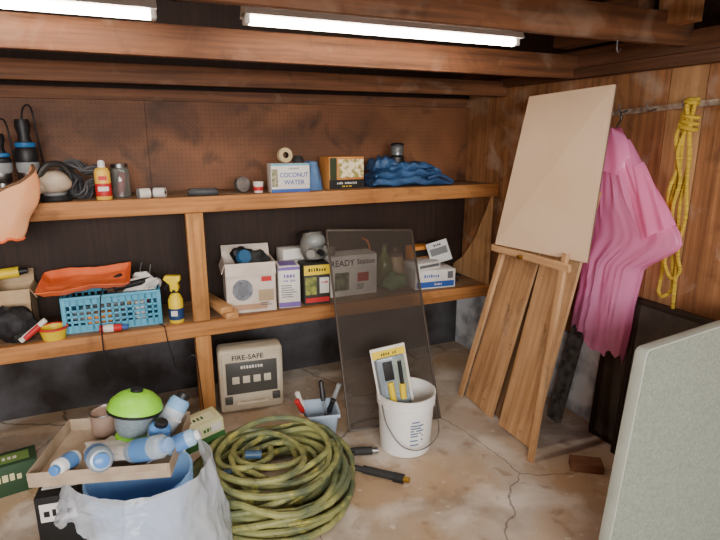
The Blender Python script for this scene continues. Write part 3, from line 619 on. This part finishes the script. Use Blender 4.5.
# blue tub and bag
tb=root('storage_tub','light blue plastic bucket holding up a cardboard tray','bucket',(-.03,1.97,0),(0,0,R(-20)))
tbM=M('plastic_pale_blue','#9cc6f4',.3,c2='#88b6e8')
TS=[(.140,0),(.15,.006),(.182,.33),(.19,.335),(.19,.35),(.184,.353),(.185,.372),(.192,.375),(.192,.39),(.182,.39),(.175,.33),(.145,.012),(0,.012)]
MB().lathe([(0,0)]+TS,tbM,seg=44).obj('body',tb)
MB().tube([(-.186,0,.34),(-.19,-.08,.25),(-.14,-.155,.16),(-.03,-.198,.12),(.08,-.185,.13),(.16,-.12,.2),(.188,0,.34)],.004,steelD).obj('wire_handle',tb)
bagM=bpy.data.materials.new('plastic_bag_white'); bagM.use_nodes=True; nt=bagM.node_tree; p=nt.nodes['Principled BSDF']; p.inputs['Base Color'].default_value=lin('#f4f9ff'); p.inputs['Roughness'].default_value=.18
tl=nt.nodes.new('ShaderNodeBsdfTranslucent'); tl.inputs[0].default_value=lin('#f0f7ff'); tr=nt.nodes.new('ShaderNodeBsdfTransparent'); tr.inputs[0].default_value=lin('#eef6ff')
m1=nt.nodes.new('ShaderNodeMixShader'); m1.inputs[0].default_value=.35; m2=nt.nodes.new('ShaderNodeMixShader'); m2.inputs[0].default_value=.38
tc=nt.nodes.new('ShaderNodeTexCoord'); nz=nt.nodes.new('ShaderNodeTexNoise'); nz.noise_type='RIDGED_MULTIFRACTAL'; nz.inputs['Scale'].default_value=6; nz.inputs['Detail'].default_value=2; nz.inputs['Distortion'].default_value=.8; bp=nt.nodes.new('ShaderNodeBump'); bp.inputs['Strength'].default_value=.45; bp.inputs['Distance'].default_value=.02
nt.links.new(tc.outputs['Object'],nz.inputs['Vector']); nt.links.new(nz.outputs[0],bp.inputs['Height']); nt.links.new(bp.outputs[0],p.inputs['Normal'])
nt.links.new(p.outputs[0],m1.inputs[1]); nt.links.new(tl.outputs[0],m1.inputs[2]); nt.links.new(m1.outputs[0],m2.inputs[1]); nt.links.new(tr.outputs[0],m2.inputs[2]); nt.links.new(m2.outputs[0],nt.nodes['Material Output'].inputs[0])
def ridge(x,y,z): return 1-2*abs(noise.noise(Vector((x,y,z))))
def bagf(u,v):
    a=R(-225+275*u)
    hem=.30 if u<.50 else max(.01,.30-(u-.50)*2.1)
    low=hem+.12*noise.noise(Vector((u*7,1.3,0)))+.015*math.sin(u*60)
    z=.43-(.43-max(.012,low))*v
    dsp=.026*ridge(u*7+v*1.0,v*1.4,1)+.015*ridge(u*14,v*3+u*4,4)+.006*ridge(u*30,v*8,8)
    rx=.205+(.03+.035*v)*(1 if u>.5 else .8)+dsp*(.4+v*.8)
    x=rx*math.cos(a)*1.05; y=rx*.92*math.sin(a)
    c,s_=math.cos(R(-20)),math.sin(R(-20))
    return Vector((x*c-y*s_,x*s_+y*c,z))
MB().grid(bagf,220,50,bagM,thick=0).obj('plastic_bag',None,(-.02,1.98,0),(0,0,0),'crinkled white translucent plastic bag draped over the blue bucket','bag',ang=60)
# cardboard tray
ct=root('cardboard_tray','shallow open cardboard tray full of spray cans and bottles','tray',(-.10,2.07,.435),(R(1),R(-1),R(-18)))
W,D,Hh=.48,.36,.055
mb=MB().box((0,0,.003),(W,D,.004),card)
for c,d in (((0,-D/2,Hh/2),(W,.003,Hh)),((0,D/2,Hh/2),(W,.003,Hh)),((-W/2,0,Hh/2),(.003,D,Hh)),((W/2,0,Hh/2),(.003,D,Hh))): mb.box(c,d,card)
mb.obj('body',ct)
MB().box((0,-.010,0),(W*.98,.022,.002),card).obj('flap',ct,loc=(0,-D/2,Hh),rot=(R(50),0,0))
TG='cans and bottles in the cardboard tray'
def can(name,label,x,y,z,rot,body,capm,r=.032,h=.16,lw=None):
    o=root(name,label,'can' if 'can' in name else 'bottle',(x,y,z),rot,group=TG)
    MB().lathe([(0,0),(r*.93,0),(r,.006),(r,h*.78),(r*.8,h*.85),(r*.5,h*.87),(0,h*.87)],body).obj('body',o)
    if lw: MB().lathe([(r*1.005,h*.15),(r*1.02,h*.15),(r*1.02,h*.6),(r*1.005,h*.6)],lw).text('xxxxx',r*.5,(0,-r*1.03,h*.42),paper).obj('label_wrap',o)
    MB().lathe([(0,h*.8),(r*.62,h*.8),(r*.6,h*.98),(r*.45,h),(0,h)],capm).obj('cap',o)
    return o
blu=M('plastic_blue_bottle','#5b92d4',.3,c2='#4a7ec0'); gcan=M('can_grey_blue','#aebfce',.35,.2); lb=M('label_blue_soft','#5e8fcb',.5); ls=M('print_silver','#c8d2dc',.5)
can('spray_can','grey blue spray can lying in the tray',-.165,1.99,.49,(R(68),R(-8),R(12)),gcan,blu,.042,.19,lw=lb)
can('spray_can','white and blue spray can lying in the tray',-.045,1.955,.49,(R(68),R(0),R(45)),gcan,M('cap_blue','#8ab0e0',.4),.042,.19,lw=lb)
can('squeeze_bottle','blue plastic bottle standing in the tray',.035,2.01,.45,(R(10),R(14),0),blu,black,.04,.13,lw=paper)
can('squeeze_bottle','tilted blue bottle with black cap in the tray',.065,2.11,.455,(R(-6),R(38),R(10)),M('plastic_blue_light','#8ab8e4',.3),black,.042,.18,lw=ls)
can('squeeze_bottle','pale blue bottle leaning at the tray edge',.075,1.955,.475,(R(70),R(0),R(80)),M('plastic_blue_pale','#a6c8e8',.3),white,.032,.13,lw=lb)
can('spray_can','silver can standing at the back of the tray',.03,2.21,.45,(0,R(5),0),M('can_silver','#b9bcc0',.35,.5),blu,.034,.11,lw=lb)
can('spray_can','small blue capped white can lying at the tray front',-.24,2.03,.475,(R(80),0,R(-30)),white,blu,.03,.12,lw=lb)
o=root('paint_tin','small open round metal tin at the back of the tray','can',(-.14,2.23,.45),group=TG)
MB().lathe([(0,0),(.05,0),(.051,.085),(.053,.09),(.046,.091),(.046,.083),(0,.083)],M('tin_label_tan','#b09888',.5,c2='#8e7466')).obj('body',o)
MB().tube([(.051*math.cos(a*math.pi/8),.051*math.sin(a*math.pi/8),.09) for a in range(16)],.004,steel,closed=True).obj('rim',o)
o=root('camping_lantern','neon green domed lantern with clear lower globe','lantern',(-.045,2.09,.455),(R(-4),R(10),0),group=None,sc=(1.15,1.15,1.1))
neon=M('plastic_neon_green','#9bea3c',.35,c2='#80d42a')
MB().lathe([(0,0),(.05,0),(.055,.01),(.055,.03),(.05,.035),(0,.035)],neon).obj('base',o)
MB().lathe([(.048,.035),(.06,.06),(.062,.1),(.055,.125),(.05,.125),(.05,.04)],clearP).obj('globe',o)
MB().lathe([(0,.125),(.086,.122),(.089,.13),(.08,.155),(.06,.175),(.035,.188),(0,.19)],neon).lathe([(0,.188),(.02,.188),(.02,.198),(0,.198)],black).obj('dome',o)
MB().lathe([(.078,.132),(.0885,.128),(.0885,.118),(.078,.118)],ink).obj('seal_ring',o)
MB().ball((0,0,0),(.12,.06,.025),paper,lump=.5).obj('paper_towel',None,(-.10,2.04,.47),(0,0,R(-20)),'crumpled white paper towel in the tray','paper')

# ------------------------------------------------------------------ RIGHT SIDE
ea=root('wooden_easel','folding wooden easel with A-frame legs leaning toward the wall','easel',(0,0,0))
def bar(p0,p1,w_,t,m,name,par,side=(0,1,0)):
    p0=Vector(p0);p1=Vector(p1); z=(p1-p0); L_=z.length; z.normalize(); s_=Vector(side); s_=(s_-z*s_.dot(z)).normalized(); n=z.cross(s_)
    mat=Matrix((s_,n,z)).transposed().to_4x4(); mat.translation=(p0+p1)/2
    mb=MB(); t_=bmesh.new(); bmesh.ops.create_cube(t_,size=1)
    for v in t_.verts: v.co=Vector((v.co.x*w_,v.co.y*t,v.co.z*L_))
    bmesh.ops.bevel(t_,geom=list(t_.edges),offset=min(.003,t*.2),segments=1,affect='EDGES')
    mb.merge(t_,m)
    o=mb.obj(name,par); o.matrix_world=mat; return o
bar((1.88,2.64,0),(1.99,2.42,1.05),.035,.022,wPale,'leg',ea)
bar((1.79,1.88,0),(2.0,1.98,1.05),.035,.022,wPale,'leg',ea)
bar((2.2,2.3,0.0),(2.10,2.3,1.5),.03,.022,wPale,'rear_leg',ea)
bar((1.955,2.50,.99),(1.985,1.93,.985),.04,.022,wPale,'tray_bar',ea,side=(0,0,1))
MB().lathe([(0,0),(.012,0),(.012,.02),(0,.025)],brass,c=(1.945,2.24,.985),rot=(0,R(-90),0)).obj('wing_nut',ea)
can_m=M('canvas_beige','#dcc0a0',.8,c2='#d2b290',scale=2)
cv=root('canvas_panel','large blank beige canvas panel standing on the easel','canvas',(0,0,0))
def quadpanel(A,B,C,D_,th,m,name,par):
    A,B,C,D_=map(Vector,(A,B,C,D_)); n=(B-A).cross(D_-A).normalized()*th
    mb=MB(); t=bmesh.new(); f=[t.verts.new(p) for p in (A,B,C,D_)]; b=[t.verts.new(p+n) for p in (A,B,C,D_)]
    t.faces.new(f); t.faces.new(b[::-1])
    for i in range(4): t.faces.new((f[i],f[(i+1)%4],b[(i+1)%4],b[i]))
    bmesh.ops.recalc_face_normals(t,faces=t.faces); mb.merge(t,m); return mb.obj(name,par)
A,B,C,D_=(1.955,2.46,1.015),(2.065,1.90,1.015),(2.155,1.925,1.845),(2.10,2.43,1.82)
quadpanel(B,A,D_,C,-.018,can_m,'board',cv)
MB().tube([A,D_,C,B],.004,M('edge_dark_tape','#6a5644',.7),smooth=1).tube([A,B],.004,M('edge_dark_tape','#6a5644'),smooth=1).obj('edge_binding',cv)
PG='planks behind the easel'
def plank(lab,*a,group=PG,name='leaning_plank',cat='plank',**k):
    o=bar(*a,name,None); o['label']=lab; o['category']=cat
    if group: o['group']=group
plank('wide pine plank leaning behind the easel legs',(1.89,2.46,0.005),(2.14,2.32,1.40),.27,.018,wPine)
plank('pale pine plank leaning behind the easel canvas',(1.87,2.10,0.005),(2.165,2.09,1.35),.27,.018,wPale)
plank('worn narrow wood strip leaning between wider planks',(1.925,2.285,0.005),(2.195,2.215,1.3),.12,.02,wDk)
plank('dark weathered metal rail leaning against the wall',(2.20,2.15,0.005),(2.355,2.05,1.25),.085,.03,M('metal_plank_dark','#6f6c66',.6,.1,c2='#3a3835',scale=25,bump=.3),group=None,name='leaning_rail',cat='rail')
MB().box((0,0,.025),(.15,.075,.05),wood('wood_block_brown','#9a6a4c','#6e4a34',0),bevel=.003).obj('wood_block',None,(2.0,1.72,0),(0,0,R(-35)),'short brown wood block lying on the floor','wood')
gp=M('glass_panel_dark','#56504a',.6,c2='#3c3732',spec=.3); fpd=M('frame_panel_dark','#2a2019',.6)
for (y0,y1,x,tilt,h,lab) in ((1.33,1.98,2.30,3,.83,'dark framed glass panel leaning against the plywood wall'),(1.05,1.78,2.245,3.5,.84,'second dark framed panel leaning in front of another')):
    o=root('framed_panel',lab,'panel',(x,(y0+y1)/2,0),(0,R(tilt),0)); w_=y1-y0
    MB().box((0,0,h/2),(.006,w_-.04,h-.04),gp).obj('pane',o)
    for c,d in (((0,0,.0125),(.022,w_,.025)),((0,0,h-.0125),(.022,w_,.025)),((0,-w_/2+.0125,h/2),(.022,.025,h)),((0,w_/2-.0125,h/2),(.022,.025,h))):
        MB().box(c,d,fpd,bevel=.002).obj('frame_bar',o)
# slab
sl=M('slab_speckled','#9aa192',.85,c2='#858d80',scale=110,bump=.5,lo=.35,hi=.65,detail=8,bscale=160)
slw=M('slab_border_white','#adb2a6',.75)
def slabpoly(i,rad):
    P=[(-.46+i,0+i),(.47-i,0+i),(.47-i,.955-i),(-.285+i,.915-i)]
    out=[P[0],P[1]]
    for (cx,cy),(d0,d1) in ((P[2],((0,-1),(-1,0))),(P[3],((1,0),(-.188,-.98)))):
        for k in range(7):
            t=k/6; p0=Vector((cx+d0[0]*rad,cy+d0[1]*rad)); p1=Vector((cx,cy)); p2=Vector((cx+d1[0]*rad,cy+d1[1]*rad))
            q=p0*(1-t)**2+p1*2*t*(1-t)+p2*t*t; out.append((q.x,q.y))
    return out
o=root('speckled_slab','thick pale grey green speckled board leaning upright near the wall','board',(1.865,1.13,.0),(R(-4),0,R(2)))
MB().prism(slabpoly(0,.025),.045,slw,c=(0,.025,.003),rot=(R(90),0,0),bevel=.004).obj('border',o)
MB().prism(slabpoly(.007,.02),.004,sl,c=(0,-.018,.003),rot=(R(90),0,0)).obj('face',o)
# raincoat
pinkM=bpy.data.materials.new('vinyl_pink'); pinkM.use_nodes=True; nt=pinkM.node_tree; p=nt.nodes['Principled BSDF']; p.inputs['Base Color'].default_value=lin('#ffa2d4'); p.inputs['Roughness'].default_value=.2
tl=nt.nodes.new('ShaderNodeBsdfTranslucent'); tl.inputs[0].default_value=lin('#ffb0dc'); mx=nt.nodes.new('ShaderNodeMixShader'); mx.inputs[0].default_value=.35
tr=nt.nodes.new('ShaderNodeBsdfTransparent'); tr.inputs[0].default_value=lin('#ffbce2'); mx2=nt.nodes.new('ShaderNodeMixShader'); mx2.inputs[0].default_value=.3
tc=nt.nodes.new('ShaderNodeTexCoord'); nz=nt.nodes.new('ShaderNodeTexNoise'); nz.noise_type='RIDGED_MULTIFRACTAL'; nz.inputs['Scale'].default_value=4.5; nz.inputs['Detail'].default_value=2; nz.inputs['Distortion'].default_value=.8; bp=nt.nodes.new('ShaderNodeBump'); bp.inputs['Strength'].default_value=.4; bp.inputs['Distance'].default_value=.03
nt.links.new(tc.outputs['Object'],nz.inputs['Vector']); nt.links.new(nz.outputs[0],bp.inputs['Height']); nt.links.new(bp.outputs[0],p.inputs['Normal']); nt.links.new(bp.outputs[0],tl.inputs['Normal'])
nt.links.new(p.outputs[0],mx.inputs[1]); nt.links.new(tl.outputs[0],mx.inputs[2]); nt.links.new(mx.outputs[0],mx2.inputs[1]); nt.links.new(tr.outputs[0],mx2.inputs[2]); nt.links.new(mx2.outputs[0],nt.nodes['Material Output'].inputs[0])
rc=root('raincoat','bright pink vinyl raincoat hanging from a hanger on the wall','raincoat',(2.25,2.0,0))
prof=[(1.60,1.90,2.02,.03),(1.56,1.87,2.04,.045),(1.49,1.82,2.05,.055),(1.40,1.745,2.06,.06),(1.28,1.65,2.08,.055),(1.19,1.575,2.09,.05),(1.14,1.56,2.09,.05),(1.10,1.60,2.09,.055),(1.05,1.67,2.09,.06),(1.0,1.74,2.09,.065),(.8,1.765,2.10,.065),(.68,1.77,2.115,.07),(.54,1.785,2.13,.07)]
def tri(x): x=(x/(2*math.pi))%1; return 4*abs(x-.5)-1
rings=[]
nP=120
def ip(z):
    for a,b in zip(prof,prof[1:]):
        if a[0]>=z>=b[0]:
            t=(a[0]-z)/(a[0]-b[0]); return [a[i]*(1-t)+b[i]*t for i in range(4)]
    return prof[-1]
for j in range(48):
    z=1.60-(1.60-.54)*j/47; _,y0,y1,d=ip(z); f=min(1,(1.60-z)/.25)
    ring=[]
    for k in range(nP):
        a=2*math.pi*k/nP; c_=math.cos(a)
        dr=c_+.5*(1.6-z)*.4
        rp=1+f*(.22*ridge(dr*3.2,z*1.4,math.sin(a)*1.5)+.16*tri(4*a+2.2*z)+.14*ridge(c_*6,z*4,math.sin(a)*3+7))*(.5 if abs(c_)>.85 else 1)
        yy=(y0+y1)/2+(y1-y0)/2*c_*(1+.03*f*tri(9*a)); xx=-d*math.sin(a)*rp
        low=.07*abs(c_+.75)+.03*tri(5*a)+.02*tri(13*a)
        ring.append((xx,yy-2.0,z+(low-.02)*max(0,(j-28)/19)))
    rings.append(ring)
MB().loft(rings,pinkM,cap0=True,cap1=False).obj('body',rc,ang=35)
def sleeve(c0,c1,c2,w0,w1,flat=.45):
    rg=[]
    for j in range(15):
        t=j/14; P=Vector(c0)*(1-t)**2+Vector(c1)*2*t*(1-t)+Vector(c2)*t*t; T=((Vector(c1)-Vector(c0))*(1-t)+(Vector(c2)-Vector(c1))*t).normalized()
        n=Vector((1,0,0)); s_=T.cross(n).normalized(); w_=w0*(1-t)+w1*t
        rg.append([tuple(P+s_*w_*math.cos(a)*(1+.06*math.sin(5*a+t*8))+n*w_*flat*math.sin(a)*(1+.3*tri(6*a+t*5))) for a in [2*math.pi*k/40 for k in range(40)]])
    return rg
MB().loft(sleeve((-.01,-.15,1.46),(-.035,-.25,1.34),(-.04,-.35,1.19),.06,.085),pinkM,cap0=False,cap1=False).obj('sleeve',rc,ang=40)
hr_=[]
for j in range(16):
    t=j/15; zz=1.45+.21*t; wv=.10*math.sqrt(max(.02,1-(t*1.02-.25)**2/.62)) if t<1 else .02
    hr_.append([(-.03-.05*math.sin(a)*(1-.4*t)*(1+.15*tri(5*a+t*3)),-.04+wv*math.cos(a)*(1+.05*tri(4*a)),zz-.02*abs(math.cos(a))) for a in [2*math.pi*k/40 for k in range(40)]])
MB().loft(hr_,pinkM,cap0=False,cap1=True).obj('hood',rc,ang=40)
MB().tube([(.04,-.01,1.70),(0,-.035,1.72),(0,-.04,1.69),(0,-.02,1.66),(0,-.02,1.62)],.004,steelD).tube([(0,-.02,1.62),(0,.05,1.57),(0,-.1,1.57),(0,-.02,1.62)],.005,steelD,smooth=1).obj('hanger',rc)
hr=root('wall_rail','thin metal rail with hooks across the plywood wall','rail',(2.39,1.8,1.73))
MB().box((0,-.05,.02),(.012,.95,.025),M('metal_rail_pale','#b8ae9e',.5,.3,c2='#8b705c',scale=30),rot=(R(-3),0,0)).obj('bar',hr)
for y in (.34,.24,.08,-.1,-.28,-.4):
    MB().tube([(-.01,y,.01),(-.05,y,.0),(-.07,y,.02),(-.07,y,.04)],.004,steel).obj('hook',hr)
ropeM=M('rope_yellow','#d9bb3a',.6,c2='#a8862a',scale=3,stretch=(1,1,40),bump=.6)
mb=MB()
def wob(y0,y1,z0,z1,x0,n=12,amp=.009,ph=0):
    return [(x0+amp*math.sin(i*1.3+ph),y0+(y1-y0)*i/n+amp*math.sin(i*.9+ph*2),z0+(z1-z0)*i/n) for i in range(n+1)]
mb.tube(wob(1.67,1.695,1.74,.93,2.31,ph=0)+[(2.31,1.685,.895),(2.30,1.655,.88)]+wob(1.635,1.64,.92,1.74,2.31,ph=2),.0085,ropeM,seg=7)
mb.tube(wob(1.66,1.655,1.76,1.05,2.29,ph=1)+[(2.29,1.62,.98)]+wob(1.585,1.63,1.02,1.75,2.29,ph=3),.0085,ropeM,seg=7)
mb.tube(wob(1.645,1.60,1.76,.82,2.30,ph=4),.0085,ropeM,seg=7)
mb.tube(wob(1.65,1.64,1.75,1.22,2.275,ph=5)+[(2.275,1.655,1.17)]+wob(1.675,1.665,1.22,1.75,2.28,ph=6),.0085,ropeM,seg=7)
for z in (1.70,1.675,1.65): mb.tube([(2.30+.03*math.cos(a),1.645+.035*math.sin(a),z+.008*math.sin(a)) for a in [k*math.pi/4 for k in range(8)]],.0085,ropeM,closed=True)
mb.ball((2.30,1.645,1.76),(.03,.035,.02),ropeM,lump=.3)
mb.obj('rope_hank',None,(0,0,0),(0,0,0),'hank of yellow braided rope hanging from a wall hook','rope')
MB().tube([(0,0,.01),(0,0,-.03),(.012,0,-.045),(.022,0,-.03)],.003,steel).obj('cup_hook',None,(1.95,1.76,2.0),(0,0,0),'small metal cup hook screwed under a ceiling joist','hook')

# ------------------------------------------------------------------ lights, world, camera
wd=bpy.data.worlds.new('World'); bpy.context.scene.world=wd; wd.use_nodes=True
wd.node_tree.nodes['Background'].inputs[0].default_value=(.97,.97,1,1); wd.node_tree.nodes['Background'].inputs[1].default_value=1.0
def area(loc,rot,sx,sy,e,col):
    l=bpy.data.lights.new('daylight','AREA'); l.shape='RECTANGLE'; l.size=sx; l.size_y=sy; l.energy=e; l.color=col
    o=bpy.data.objects.new('daylight',l); COL.objects.link(o); o.location=loc; o.rotation_euler=rot; return o
area((-.5,-2.5,2.0),(R(72),0,R(-8)),3.4,1.2,300,(1,.98,.95))
cam=bpy.data.cameras.new('camera'); cam.lens=27.05; cam.sensor_width=36; cam.clip_start=.05
co=bpy.data.objects.new('camera',cam); COL.objects.link(co); co.location=(0,0,1.62); co.rotation_euler=(R(76),0,R(-24))
bpy.context.scene.camera=co
